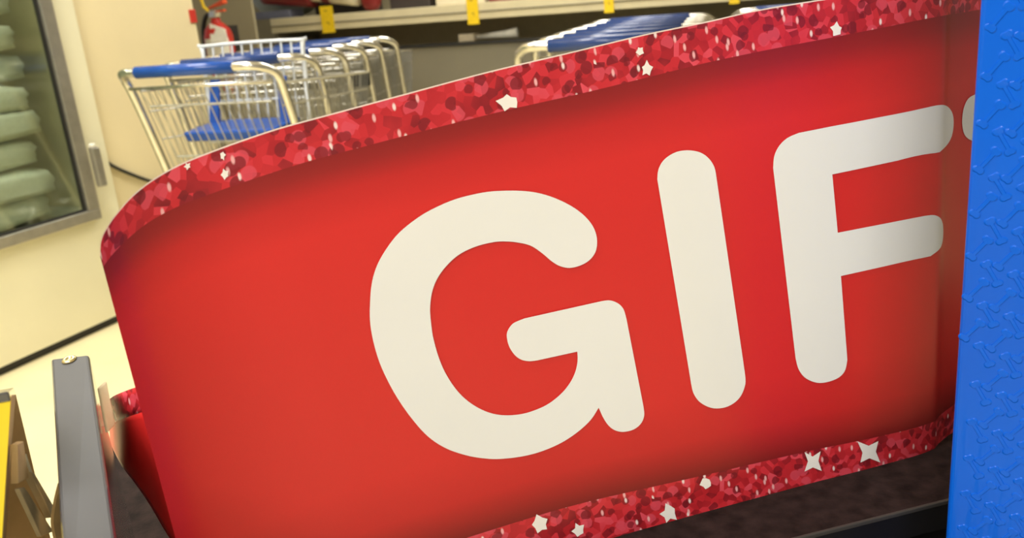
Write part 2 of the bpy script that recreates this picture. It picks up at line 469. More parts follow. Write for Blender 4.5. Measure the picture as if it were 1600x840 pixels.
G = [[(577.7, 485.7), (580, 448.6), (587, 420), (600, 394.3), (621.4, 365.7), (648.6, 342.9), (674.3, 327.1), (708.6, 312), (742.9, 302.9), (771.4, 298.6), (808.6, 297.8), (837, 300.6), (862.9, 307.7), (888.6, 319.4), (908.6, 332.9), (922.9, 348), (930.6, 362.9), (933, 378.6), (930, 394.3), (920, 407), (905.7, 414.9), (890, 418.3), (875.7, 415.7), (862.9, 408.6), (845.7, 394.3), (828.6, 383.4), (808.6, 378.6), (791, 377), (771.4, 378), (742.9, 385.1), (717.1, 397.7), (697.1, 415.7), (682.9, 435.7), (674.9, 457.1), (672, 482.9), (674.2, 510), (677.5, 530), (685.7, 558.6), (697, 584.3), (714.3, 610), (734.3, 628.6), (757, 641.4), (780, 647.7), (805.7, 647.7), (828.6, 642.9), (854.3, 632), (875.7, 615.7), (890, 598.6), (898.6, 581.4), (902.3, 564.3), (902, 549)],
     [(902, 549), (840, 562.6)], [(840, 562.6), (827, 564), (814.3, 561.4), (804.3, 554.3), (795.7, 541.4), (792, 527), (793, 517), (800, 506.5), (808.6, 501.4), (820, 497)],
     [(820, 497), (940, 470.2)], [(940, 470.2), (952.9, 469), (965.7, 473.7), (974.3, 482.9), (979, 498.6)], [(979, 498.6), (1005.3, 634)],
     [(1005.3, 634), (1006.6, 648.6), (1001.4, 661.4), (990, 670.6), (974.3, 674.3), (961.4, 672), (951.4, 665), (942.9, 652.9), (935.4, 636.6)],
     [(935.4, 636.6), (922.9, 655.7), (902.9, 674.3), (877, 691.4), (845.7, 704.9), (814.3, 712.9), (780, 716.6), (755, 715.5), (728.6, 710.9), (697, 700), (668.6, 681.4), (642.9, 652.9), (620, 620), (602.9, 588.6), (591.4, 561.4), (582.9, 531.4), (578.5, 505), (577.7, 485.7)]]
I_ = [[(1027, 280), (1029, 264), (1038, 249), (1055, 238), (1074, 234.7), (1094, 238), (1108, 248), (1116.5, 262), (1120, 281)], [(1120, 281), (1163.7, 581)],
      [(1163.7, 581), (1164.5, 600), (1155.6, 621), (1137.6, 634.5), (1115, 637.5), (1095, 629), (1084, 615), (1080, 600)], [(1080, 600), (1027, 280)]]
F_ = [[(1208, 262), (1210, 243), (1218, 227), (1231, 215), (1248, 207.5)], [(1248, 207.5), (1464, 164.4)],
      [(1464, 164.4), (1475, 164), (1483.5, 169), (1489, 179.6), (1490, 195.7), (1487, 213), (1480, 226), (1468.5, 237.5)], [(1468.5, 237.5), (1300.5, 272.4)], [(1300.5, 272.4), (1309, 363.4)],
      [(1309, 363.4), (1445, 337)], [(1445, 337), (1460.6, 336), (1471, 343), (1474, 362), (1470, 386), (1454, 400)], [(1454, 400), (1314, 431)], [(1314, 431), (1324, 562)],
      [(1324, 562), (1319.6, 580), (1306, 592), (1281, 598), (1259.7, 591), (1248, 577), (1243, 559)], [(1243, 559), (1208, 262)]]
T_ = [[(1640, 128), (1540, 141)], [(1540, 141), (1525.7, 146.4), (1513, 154), (1505.6, 169.7), (1503.4, 189.8), (1505.6, 206.8), (1512, 216), (1522, 221)], [(1522, 221), (1565, 213)], [(1565, 213), (1568, 520)],
      [(1568, 520), (1580, 540), (1600, 542), (1612, 518)], [(1612, 518), (1612, 206)], [(1612, 206), (1645, 200)], [(1645, 200), (1668, 184), (1672, 158), (1662, 136), (1640, 128)]]
for g in (G, I_, F_, T_): flat_print('letter', outline(g), 'white_print', -.0011)
# printed sparkles in the glitter
def star(cx, cy, r, k=.42, rot=.2, sx=1.):
    rr = random.Random(int(cx * 7 + cy)); n = 4 if k < .5 else 5; k = k if k < .5 else max(k, .66); out = []
    for i in range(2 * n):
        q = (r if i % 2 == 0 else r * k) * rr.uniform(.72, 1.12); w = rot + math.pi * i / n
        out.append((cx + sx * q * math.cos(w), cy + q * math.sin(w)))
    return out
for (cx, cy, r, k, rot, sx) in [(795, 159, 17, .6, .7, 1.1), (1010, 108, 13, .62, 1.0, .8), (1000, 80, 8, .6, .4, .8), (1308, 46, 12, .6, .9, .9), (348, 243, 8, .5, 1.1, .6), (352, 272, 9, .5, .5, .8), (293, 259, 6, .6, .4, 1),
                             (1045, 802, 17, .55, .6, .9), (1103, 755, 10, .85, .4, 1), (1270, 720, 22, .42, .75, .85), (1358, 706, 24, .45, .72, .95), (844, 819, 16, .5, .6, 1), (904, 828, 13, .7, .5, .9)]:
    flat_print('sparkle', star(cx, cy, r, k, rot, sx=sx), 'glint_print', -.0012, 0)

# the second, lower card wrapping round behind the sign's end
wing = [(0, (310, 588), (312, 626), (330, 930), -.085), (.35, (240, 599), (246, 636), (267, 837), -.080), (.55, (215, 604), (223, 643), (238, 787), -.070), (.7, (197, 610), (205, 649), (214, 752), -.060),
        (.82, (180, 618), (190, 655), (195, 727), -.045), (.92, (170, 628), (180, 661), (182, 703), -.025), (1, (166, 639), (175, 667), (176, 690), .0)]
fn = [[pchip([w[0] for w in wing], [w[j][k] for w in wing]) for k in range(2)] for j in (1, 2, 3)]
fY = pchip([w[0] for w in wing], [y0 + w[4] for w in wing])
def wing_strip(name, ja, jb, rows, mk):
    vs, uvs, fs = [], [], []; NQ = 40; arc = 0; prev = None
    for i in range(NQ + 1):
        q = i / NQ
        A = V((fn[ja][0](q), fn[ja][1](q))); Bq = V((fn[jb][0](q), fn[jb][1](q)))
        for k in range(rows + 1):
            P = A.lerp(Bq, k / rows); p = at_Y(P.x, P.y, fY(q))
            if k == 0:
                if prev is not None: arc += (p - prev).length
                prev = p; top = p
            vs.append(p); uvs.append((arc, (p - top).length) if mk == 'glitter' else (arc, .85 - .5 * k / rows))
    n = rows + 1
    for i in range(NQ):
        for k in range(rows): fs.append((i * n + k, (i + 1) * n + k, (i + 1) * n + k + 1, i * n + k + 1))
    me = bpy.data.meshes.new(name); me.from_pydata(vs, [], fs); ul = me.uv_layers.new(name='UVMap')
    for lp in me.loops: ul.data[lp.index].uv = uvs[lp.vertex_index]
    for p in me.polygons: p.use_smooth = True
    me.update(); o = link(name, me, mk, sign)
    sd = o.modifiers.new('thickness', 'SOLIDIFY'); sd.thickness = .002; sd.offset = 1
    return o
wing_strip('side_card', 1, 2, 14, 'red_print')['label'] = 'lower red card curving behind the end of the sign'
wing_strip('side_card_border', 0, 1, 4, 'glitter')

# ================================================================== dark shelf fixture carrying the sign
e0, e1 = at_z(1280, 833, ZS), at_z(1474, 784, ZS)
fd = (e1 - e0).normalized(); fb = V((-fd.y, fd.x, 0))
def fx(a, b, z): q = e0 + fd * a + fb * b; return V((q.x, q.y, z))
bin_ = thing('display_bin', fx(0, .2, 0), 'dark laminate display shelf with scuffed front edge under the red sign', 'display bin')
A0, A1, DB = -.62, .75, .34
def at_t(x, y, t): return EYE + ray(x, y) * t
fl, fr = at_t(79, 560, .62), at_t(139, 553, .62)  # top of the dark upright panel, far and near ends
nl, nr = at_t(95, 840, .455), at_t(181, 840, .455)
def meet(p, d, q, e):                             # plan crossing of two lines
    k = ((q.x - p.x) * e.y - (q.y - p.y) * e.x) / (d.x * e.y - d.y * e.x)
    return V((p.x + d.x * k, p.y + d.y * k, ZS))
sdv = (fr - nr); sof = nr + V((.006, .002, 0))
bk0 = at_z(158, 694, ZS)
jog = V((fr.x - .022, fr.y + .012, ZS))            # the shelf steps back round the panel's far end
fl_ = meet(sof, sdv, e0, fd)
def shelf_ring(ins, z): return [V((q.x, q.y, z)) for q in (fl_ + fb * ins, fx(A1, ins, z), fx(A1, DB - ins, z), bk0 - fb * ins, jog, V((fr.x + .005, fr.y + .010, ZS)))]
def prism(ring_lo, ring_hi):
    n = len(ring_lo)
    return MB().add(ring_lo + ring_hi, [tuple(range(n - 1, -1, -1)), tuple(range(n, 2 * n))] + [(k, (k + 1) % n, n + (k + 1) % n, n + k) for k in range(n)])
prism(shelf_ring(.001, ZS - .03), shelf_ring(.001, ZS)).build('shelf_top', ['bin_top', 'bin_black'], bin_, bevel=.001)
for p in bin_.children[-1].data.polygons:
    if p.normal.z < .5: p.material_index = 1
def eb(z): return [V((q.x, q.y, z)) for q in (fl_, fx(A1, 0, z), fx(A1, .003, z), fl_ + fb * .003)]
MB().hexa(eb(ZS - .0035) + eb(ZS + .0006)).build('edge_band', 'bin_edge', bin_, bevel=.0008)
prism(shelf_ring(.02, 0), shelf_ring(.02, ZS - .03)).build('bin_body', 'bin_black', bin_)
DZ = .45
deck = MB().hexa([fx(A0, -.40, 0), fx(A1, -.40, 0), fx(A1, .015, 0), fx(A0, .015, 0), fx(A0, -.40, DZ), fx(A1, -.40, DZ), fx(A1, .015, DZ), fx(A0, .015, DZ)]).build('display_plinth', 'bin_black', bevel=.004)
tag(deck, 'low black plinth in front of the dark shelf', 'plinth')

# ================================================================== blue carton in front of the sign's end
bl = at_Y(1478, 840, .54); bt_ = at_Y(1533, 0, .54)
bx0 = V((bl.x, bl.y, 0)).lerp(V((bt_.x, bt_.y, 0)), .5)
yaw = math.radians(-31)
bx_r = V((math.cos(yaw), math.sin(yaw), 0)); bx_b = V((-bx_r.y, bx_r.x, 0))
lean = (bt_ - bl); lean = lean / lean.z            # the carton's own upright
carton = thing('toy_carton', (bl + bx_r * .16), 'glossy bright blue carton with raised bone pattern in front of the red sign', 'box')
def cb(a, b, h): return bl + bx_r * a + bx_b * b + lean * (h)
zb, zt = DZ - bl.z, 1.26 - bl.z
CW, CD = .30, .07
carton.location = cb(CW / 2, CD / 2, zb)
MB().hexa([cb(0, 0, zb), cb(CW, 0, zb), cb(CW, CD, zb), cb(0, CD, zb), cb(0, 0, zt), cb(CW, 0, zt), cb(CW, CD, zt), cb(0, CD, zt)]).build('carton_body', 'blue_print', carton, bevel=.003, seg=3, smooth=False)
fn_ = bx_r.cross(lean).normalized(); fn_ = fn_ if fn_.dot(EYE - bl) > 0 else -fn_
def cface(x, y):
    q = on_plane(x, y, bl, fn_) - bl
    h = q.z; q2 = q - lean * h
    return q2.dot(bx_r), h
def bone_mesh():
    Lh, r, k, hgt = .0080, .0014, .0024, .0006
    prof = []
    def arc_(cx, cy, rr, a0, a1, n=6):
        for i in range(n + 1):
            w = math.radians(a0 + (a1 - a0) * i / n); prof.append((cx + rr * math.cos(w), cy + rr * math.sin(w)))
    arc_(Lh, k * .8, k, 200 - 360 + 130, 130 + 20, 6)   # right upper knob
    prof.clear()
    arc_(Lh, -k * .75, k, -190, 30, 7); arc_(Lh, k * .75, k, -30, 190, 7)
    arc_(-Lh, k * .75, k, -10, 210, 7); arc_(-Lh, -k * .75, k, 150, 370, 7)
    n = len(prof); mb = MB()
    base = [(x * 1.0, y * 1.0, 0) for x, y in prof]
    top = [(x * .93, y * .72, hgt) for x, y in prof]
    mb.add(base + top, [(i, (i + 1) % n, n + (i + 1) % n, n + i) for i in range(n)] + [tuple(range(n, 2 * n))])
    return mb.mesh('bone_relief', smooth=False)
bme = bone_mesh(); bme.materials.append(M['blue_print'])
a0, h0 = cface(1549, 179); a1, h1 = cface(1594, 193); a2, h2 = cface(1525, 453); b1, g1 = cface(1569, 221)
va, vb, vB = V((a1 - a0, h1 - h0)), V((a2 - a0, h2 - h0)) / 4, V((b1 - a0, g1 - h0))
def ang(p, q): A, B_ = cface(*p), cface(*q); return math.atan2(B_[1] - A[1], B_[0] - A[0])
angA, angB = ang((1533, 198), (1565, 163)), ang((1557, 203), (1580, 243))
spots = []
for i in range(-2, 20):
    for j in range(-12, 18):
        for off, an in ((V((0, 0)), angA), (vB, angB)):
            q = V((a0, h0)) + va * i + vb * j + off
            if .0076 < q.x < CW - .012 and zb + .012 < q.y < zt - .012:
                P = cb(q.x, 0, q.y)
                d_ = P - EYE; w_ = d_.dot(FWD)
                px_, py_ = 800 + FPX * d_.dot(RGT) / w_, 420 - FPX * d_.dot(UPV) / w_
                spots.append((max(0, px_ - 1600) + max(0, -py_) + max(0, py_ - 840), P, an))
spots.sort(key=lambda t: t[0])
rest = MB(); lv = [v.co.copy() for v in bme.vertices]; lf = [tuple(p.vertices) for p in bme.polygons]
for n_b, (_, P, an) in enumerate(spots):
    X = bx_r * math.cos(an) + lean * math.sin(an); X.normalize(); Z = fn_; Yv = Z.cross(X).normalized()
    mw = Matrix((X, Yv, Z)).transposed().to_4x4(); mw.translation = P + fn_ * -.0001
    if n_b < 300:
        o = bpy.data.objects.new('bone_relief', bme); COL.objects.link(o); o.parent = carton
        o.matrix_parent_inverse = Matrix.Translation(carton.location).inverted()
        o.matrix_basis = mw
    else: rest.add([mw @ v for v in lv], lf)
if rest.v: rest.build('bone_relief_field', 'blue_print', carton)['kind'] = 'stuff'

# ================================================================== dark slab at the left
kl, kr = fl + (nl - fl) * 1.35, fr + (nr - fr) * 1.35
slab = thing('fixture_panel', V(((fl.x + kl.x) / 2, (fl.y + kl.y) / 2, DZ)), 'thick dark grey upright panel with shiny rounded edges left of the red sign', 'panel')
dn = lambda p: V((p.x, p.y, DZ))
body = MB().hexa([dn(kl), dn(kr), dn(fr), dn(fl), kl, kr, fr, fl]).build('panel_body', ['slab'], slab, bevel=.0022, seg=3)
for p in body.data.polygons: p.use_smooth = False
body.data.materials.append(M['slab_edge'])
for p in body.data.polygons:
    if p.normal.z < .93: p.material_index = 1
# brass screw near the far end
c0 = at_t(107, 562, .615)
un = (fr - fl).cross(nl - fl).normalized(); un = un if un.z > 0 else -un
pc = fl.lerp(fr, .48) + (nl - fl) * .028
scr = MB().lathe([(.0052, 0), (.0052, .0008), (.0042, .0018), (.0022, .0018), (.0016, .0008)], n=16).build('screw', 'brass', slab, smooth=True)
zq = un.to_track_quat('Z', 'Y'); scr.matrix_parent_inverse = Matrix.Translation(slab.location).inverted()
scr.matrix_basis = Matrix.Translation(pc) @ zq.to_matrix().to_4x4()
scr['label'] = 'small brass screw head'
# thin pale clip on the side
ca, cb_ = at_t(155, 606, .60), at_t(168, 676, .575)
sd_ = (fr - fl).normalized() * .0018
MB().hexa([cb_ - sd_, cb_ + sd_ * .2, cb_ + sd_ * .2 + V((0, .012, 0)), cb_ - sd_ + V((0, .012, 0)), ca - sd_, ca + sd_ * .2, ca + sd_ * .2 + V((0, .012, 0)), ca - sd_ + V((0, .012, 0))]).build('side_clip', 'cardboard_pale', slab, bevel=.0008)

# ================================================================== yellow carton with a brown flap
def down_to(p, q, z): return p + (q - p) * ((z - p.z) / (q.z - p.z))
At, Aq = at_Y(18, 617, .43), at_Y(4, 840, .43)
Bt, Bq = at_Y(24, 613, .54), at_Y(79, 840, .54)
Ab, Bb = down_to(At, Aq, DZ), down_to(Bt, Bq, DZ)
yc = thing('yellow_carton', V((Ab.x - .06, Ab.y + .03, DZ)), 'bright yellow carton with torn brown cardboard side and dark top rim', 'box')
LX = V((-.16, -.05, 0))
MB().hexa([Ab, Bb, Bb + LX, Ab + LX, At, Bt, Bt + LX, At + LX][0:8]).build('carton_body', ['cardboard'], yc, bevel=.0012)
nf = (Bt - At).cross(Aq - At).normalized(); nf = nf if nf.x > 0 else -nf
fo = (At - Aq).cross(LX).normalized(); fo = fo if fo.y < 0 else -fo
MB().hexa([Ab + fo * .002, Ab, Ab + LX, Ab + LX + fo * .002, At + fo * .002, At, At + LX, At + LX + fo * .002]).build('front_print', 'carton_yellow', yc)
up = V((0, 0, .004))
MB().hexa([At - up * .5 + fo * .003, Bt - up * .5, Bt + LX - up * .5, At + LX - up * .5 + fo * .003, At + up + fo * .003, Bt + up, Bt + LX + up, At + LX + up + fo * .003]).build('top_rim', 'slab_edge', yc, bevel=.001)
def side_pt(x, y):
    v = (y - 615) / 225; xa, xb = 18 - 14 * v, 24 + 55 * v
    return At.lerp(Aq, v).lerp(Bt.lerp(Bq, v), (x - xa) / (xb - xa))
def plate(px, off, th, name, mk):
    q = [side_pt(x, y) + nf * off for x, y in px]
    MB().hexa(q + [p + nf * th for p in q]).build(name, mk, yc, bevel=.0005)
plate([(14, 690), (22, 686), (30, 744), (14, 752)], .0005, .004, 'tab', 'cardboard')
plate([(30, 734), (36, 736), (72, 790), (68, 808)], .0005, .005, 'folded_flap', 'cardboard_pale')
plate([(18, 760), (26, 758), (75, 830), (52, 838)], .0005, .003, 'torn_edge', 'cardboard_pale')
plate([(33, 708), (37, 706), (52, 752), (49, 758)], .0005, .0004, 'scuff', 'white_label')
# thin curled strip of card between the carton and the panel
c1 = bez([at_Y(90, 755, .50), at_Y(84, 780, .50), at_Y(79, 815, .50), at_Y(84, 850, .50), at_Y(82, 900, .50), at_Y(80, 960, .50)], 4)
c1.append(V((c1[-1].x, c1[-1].y, DZ)))
vs, fs = [], []
for p in c1: vs += [p, p + V((.004, .02, 0)), p + V((.006, .02, 0)), p + V((.002, 0, 0))]
for i in range(len(c1) - 1):
    for k in range(4): fs.append((4 * i + k, 4 * i + (k + 1) % 4, 4 * i + 4 + (k + 1) % 4, 4 * i + 4 + k))
fs += [(3, 2, 1, 0), tuple(len(vs) - 4 + k for k in range(4))]
tag(MB().add(vs, fs).build('card_strip', 'cardboard'), 'thin curled brown card strip between yellow carton and dark panel', 'cardboard')

# ================================================================== ice freezer
frz = thing('ice_freezer', rp_(.1, -.35, 0), 'cream ice freezer with steel framed glass door full of ice bags', 'freezer')
s_r, s_l, FH, FD = S_END, -1.25, 1.95, .75
DS0, DS1 = -.75, (face(152, 340) - FA).dot(E2)
GS1 = (face(131, 329) - FA).dot(E2); GZ = face(131, 329).z; DZ0 = face(152, 340).z
GS0 = DS0 + .06; DZ1 = 1.72; GZ1 = DZ1 - .06
def fbox(s0, s1, o0, o1, z0, z1, name, mk, parent, bevel=0):
    return MB().hexa([rp_(s0, o0, z0), rp_(s1, o0, z0), rp_(s1, o1, z0), rp_(s0, o1, z0), rp_(s0, o0, z1), rp_(s1, o0, z1), rp_(s1, o1, z1), rp_(s0, o1, z1)]).build(name, mk, parent, bevel=bevel)
KZ = .035
fbox(s_l, s_r, -.06, 0, KZ, DZ0, 'front_panel', 'cream', frz)
fbox(s_l, s_r, -.06, 0, DZ1, FH, 'front_panel', 'cream', frz)
fbox(DS1, s_r, -.06, 0, DZ0, DZ1, 'front_panel', 'cream', frz)
fbox(s_l, DS0, -.06, 0, DZ0, DZ1, 'front_panel', 'cream', frz)
fbox(s_r - .04, s_r, -FD, -.06, KZ, FH, 'side_panel', 'cream', frz)
fbox(s_l, s_l + .04, -FD, -.06, KZ, FH, 'side_panel', 'cream', frz)
fbox(s_l + .04, s_r - .04, -FD, -FD + .04, KZ, FH, 'back_panel', 'freezer_in', frz)
fbox(s_l + .04, s_r - .04, -FD + .04, -.06, FH - .04, FH, 'top_panel', 'cream', frz)
fbox(s_l + .04, s_r - .04, -FD + .04, -.06, KZ, GZ - .02, 'freezer_floor', 'freezer_in', frz)
fbox(s_l + .02, s_r - .02, -FD, -.02, 0, KZ, 'kick_strip', 'rubber', frz)
door = fbox(DS0, DS1, 0, .03, DZ0, GZ, 'door_frame', 'steel', frz, .004)
for a, b, z0, z1 in ((DS0, DS1, GZ1, DZ1), (DS0, GS0, GZ, GZ1), (GS1, DS1, GZ, GZ1)):
    fbox(a, b, 0, .03, z0, z1, 'door_frame', 'steel', frz, .004)
gk = .008
for a, b, z0, z1 in ((GS0, GS1, GZ, GZ + gk), (GS0, GS1, GZ1 - gk, GZ1), (GS0, GS0 + gk, GZ, GZ1), (GS1 - gk, GS1, GZ, GZ1)):
    fbox(a, b, .002, .016, z0, z1, 'door_gasket', 'rubber', frz)
fbox(GS0, GS1, .004, .010, GZ, GZ1, 'door_glass', 'glass', frz)
hz0, hz1 = face(150, 290).z, face(132, 230).z
hs0 = (face(141, 260) - FA).dot(E2)
hd = fbox(hs0 - .018, hs0 + .018, .03, .055, hz0, hz1, 'door_handle', 'steel', frz, .006); hd['label'] = 'grey metal latch handle'
fbox(hs0 - .012, hs0 + .006, .03, .05, hz1, hz1 + .014, 'handle_cap', 'white_label', frz, .003)
# ice bags
def bag_mesh(seed):
    rnd = random.Random(seed); bm = bmesh.new()
    bmesh.ops.create_cube(bm, size=2)
    bmesh.ops.subdivide_edges(bm, edges=bm.edges, cuts=5, use_grid_fill=True)
    for v in bm.verts:
        x, y, z = v.co
        k = (1 - .42 * (abs(x) ** 3) * .9)
        l = max(abs(x), abs(y)); sq = (1 - .30 * l ** 6)
        n = V((x, y, z)).normalized()
        v.co = V((x * .92 + n.x * .14, y * .92 + n.y * .14, z * sq * (.9 + rnd.uniform(-.06, .06))))
        v.co += V((rnd.uniform(-.025, .025), rnd.uniform(-.025, .025), rnd.uniform(-.02, .02)))
    me = bpy.data.meshes.new('ice_bag'); bm.to_mesh(me); bm.free()
    for p in me.polygons: p.use_smooth = True
    me.materials.append(M['ice']); return me
bag_meshes = [bag_mesh(i) for i in range(4)]
bz = GZ - .02
k = 0
for row in range(11):
    for cpos in (-.40, .17):
        hh = .062
        o = bpy.data.objects.new('ice_bag', bag_meshes[k % 4]); COL.objects.link(o)
        o.location = rp_(cpos + random.uniform(-.015, .015) + (.02 if row % 2 else -.01), -.225 + random.uniform(-.02, .02), bz + hh * .93)
        o.rotation_euler = (random.uniform(-.05, .05), random.uniform(-.05, .05), math.atan2(E2.y, E2.x) + random.uniform(-.08, .08))
        o.scale = (.255, .165, hh)
        blue = row in (1, 8) and cpos > 0
        tag(o, ('blue-printed bag of ice low in the stack behind the freezer glass' if row == 1 else 'blue-printed bag of ice high in the stack behind the freezer glass') if blue else 'plump unprinted bag of ice cubes stacked behind the freezer glass', 'ice bag', 'ice bags in the freezer'); k += 1
        if blue:
            p = MB(); p.add([(-.55, 1.06, .25), (-.15, 1.06, .10), (-.15, 1.075, -.15), (-.5, 1.075, -.1)], [(0, 1, 2, 3)])
            q = p.build('printed_mark', 'ice_print', o); q['label'] = 'blue print on the bag'
    bz += hh * 1.72
fbox(GS0, GS1, -.075, -.062, DZ1 - .05, DZ1 - .02, 'fill_tube', 'diffuser', frz)  # unseen glowing tube, added to go with the fill light
il = bpy.data.lights.new('freezer_fill', 'AREA'); il.shape = 'RECTANGLE'; il.size = 1.1; il.size_y = .05; il.energy = 6; il.color = (.95, 1, .9)  # fill light added to brighten the freezer inside and its bags
ilo = bpy.data.objects.new('freezer_fill', il); COL.objects.link(ilo); ilo.location = rp_((GS0 + GS1) / 2, -.09, DZ1 - .03)
ilo.rotation_euler = (0, 0, math.atan2(E2.y, E2.x))

# cable on the wall, red tab at the wall's corner
cpts = bez([on_plane(x, y, FA - E1 * .022, E1) for x, y in ((160, 247), (176, 259), (200, 270), (232, 282), (265, 290), (300, 292))], 5)
tag(MB().tube(cpts, .007, 8).build('power_cable', 'rubber', smooth=True), 'dark cable sagging along the tan wall beside the freezer', 'cable')
rt = face(308, 25)
rs_ = (rt - FA).dot(E2)
tg = thing('wall_sign', rp_(S_COR - .03, -.03, rt.z), 'small red sign plate on the corner of the tan wall', 'sign')
fbox(S_COR - .034, S_COR + .004, -.030, -.024, rt.z - .028, rt.z + .030, 'plate', 'red_paint', tg, .002)

# ================================================================== fire extinguisher on the olive alcove wall
ex = at_Y(342, 60, 5.45)
EX = thing('fire_extinguisher', (ex.x, ex.y, .80), 'red fire extinguisher with black hose hanging on the olive wall', 'fire extinguisher')
zb_ = 1.165
def exq(x, y, z): q = V((ex.x, ex.y, 0)) + E1 * x + E2 * y; return V((q.x, q.y, z))
MB().lathe([(.03, .72), (.085, .73), (.088, .76), (.088, zb_ - .09), (.075, zb_ - .045), (.045, zb_ - .015), (.028, zb_), (.028, zb_ + .02)], (ex.x, ex.y, 0), 24).build('cylinder', 'red_paint', EX, smooth=True)
lab = MB()
vs, fs = [], []
for i in range(13):
    w = math.radians(-118 + i * 9)
    for z in (zb_ - .30, zb_ - .10): vs.append(exq(.0886 * math.cos(w), .0886 * math.sin(w), z))
for i in range(12): fs.append((2 * i, 2 * i + 2, 2 * i + 3, 2 * i + 1))
lab.add(vs, fs).build('paper_label', 'white_label', EX, smooth=True)
MB().box(exq(0, 0, zb_ + .045), (.055, .055, .05), AX).build('valve', 'chrome', EX, bevel=.008)
MB().hexa([exq(-.03, -.018, zb_ + .075), exq(.10, -.018, zb_ + .10), exq(.10, .018, zb_ + .10), exq(-.03, .018, zb_ + .075), exq(-.03, -.018, zb_ + .085), exq(.10, -.018, zb_ + .13), exq(.10, .018, zb_ + .13), exq(-.03, .018, zb_ + .085)]).build('squeeze_handle', 'orange_red', EX, bevel=.004)
MB().hexa([exq(-.03, -.015, zb_ + .05), exq(.085, -.015, zb_ + .055), exq(.085, .015, zb_ + .055), exq(-.03, .015, zb_ + .05), exq(-.03, -.015, zb_ + .06), exq(.085, -.015, zb_ + .068), exq(.085, .015, zb_ + .068), exq(-.03, .015, zb_ + .06)]).build('carry_handle', 'orange_red', EX, bevel=.003)
MB().tube([exq(-.02, -.02, zb_ + .06), exq(-.05, -.03, zb_ + .09), exq(-.062, -.03, zb_ + .15)], .009, 6).build('safety_tag', 'yellow_tag', EX)
MB().tube(bez([exq(-.02, 0, zb_ + .05), exq(-.075, 0, zb_ + .03), exq(-.115, 0, zb_ - .06), exq(-.12, 0, zb_ - .2), exq(-.10, 0, zb_ - .36)], 6), .014, 8).build('hose', 'rubber', EX, smooth=True)
MB().hexa([exq(.02, -.10, zb_ - .12), exq(.13, -.075, zb_ - .13), exq(.13, -.07, zb_ - .13), exq(.02, -.093, zb_ - .12), exq(.00, -.06, zb_ - .01), exq(.10, -.045, zb_ - .05), exq(.10, -.04, zb_ - .05), exq(.0, -.053, zb_ - .01)]).build('inspection_card', 'white_label', EX)
MB().box(exq(0, .12, zb_ - .12), (.05, .08, .18), AX).build('wall_bracket', 'rubber', EX)

# ================================================================== shelf unit at the back
su = thing('shelf_unit', rp_(S_LIP + .2, O_LE + 3, 0), 'long cream edged store shelf unit behind the shopping carts', 'shelf')
LR = O_LE + 7.0
LZ0, LZ1 = 1.05, 1.155
def sbox(o0, o1, s0, s1, z0, z1, name, mk, parent, bevel=0):
    return MB().hexa([rp_(s0, o0, z0), rp_(s0, o1, z0), rp_(s1, o1, z0), rp_(s1, o0, z0), rp_(s0, o0, z1), rp_(s0, o1, z1), rp_(s1, o1, z1), rp_(s1, o0, z1)]).build(name, mk, parent, bevel=bevel)
sbox(O_LE, LR, S_LIP, S_LIP + .03, LZ0, LZ1, 'shelf_lip', 'shelf_cream', su, .004)
sbox(O_LE, LR, S_LIP - .006, S_LIP, LZ0 + .045, LZ0 + .052, 'lip_channel', 'shelf_dark', su)
sbox(O_LE + .002, LR, S_LIP + .03, S_LIP + .63, LZ1 - .03, LZ1, 'shelf_board', 'shelf_cream', su)
sbox(O_LE + .002, LR, S_LIP + .55, S_LIP + .64, 0, LZ0 + .06, 'back_panel', 'under_shelf', su)
sbox(O_LE, LR, S_LIP - .02, S_LIP + .02, .885, .905, 'bumper_rail', 'rubber', su, .004)
sbox(O_LE, LR, S_LIP - .005, S_LIP + .55, 0, .885, 'base_fascia', 'fascia', su)
sbox(O_LE + .002, O_LE + .03, S_LIP + .03, S_LIP + .63, .905, LZ1 - .03, 'end_panel', 'fascia', su)
# price tags
tagL = ['yellow price tag on shelf lip below the maroon and cream package', 'yellow price tag on shelf lip above the gap between cart rows', 'yellow price tag on shelf lip above the long row of blue handles', 'yellow price tag on shelf lip beside the cart row by the blue carton']
for lb, (x0, x1, yt, yb) in zip(tagL, [(504, 525, 9, 51), (731, 750, -8, 38), (944, 960, -20, 20), (1139, 1156, -30, 6)]):
    pl = rp_(S_LIP - .008, 0, 0)
    a = on_plane((x0 + x1) / 2, yb, pl, E2); b = on_plane((x0 + x1) / 2, yt, pl, E2)
    w = (on_plane(x1, yb, pl, E2) - on_plane(x0, yb, pl, E2)).length * .93
    o_ = (a - FA).dot(E1)
    t = thing('price_tag', rp_(S_LIP - .008, o_, a.z), lb, 'price tag')
    sbox(o_ - w / 2, o_ + w / 2, S_LIP - .011, S_LIP - .008, a.z, b.z, 'tag_card', 'yellow_tag', t)
    for zz, ww, dx in ((.30, .12, .1), (.36, .22, 0), (.80, .3, -.05)):
        z = a.z + (b.z - a.z) * zz
        sbox(o_ + w * (dx - ww / 2), o_ + w * (dx + ww / 2), S_LIP - .0115, S_LIP - .011, z, z + .009, 'printed_mark', 'ink', t)
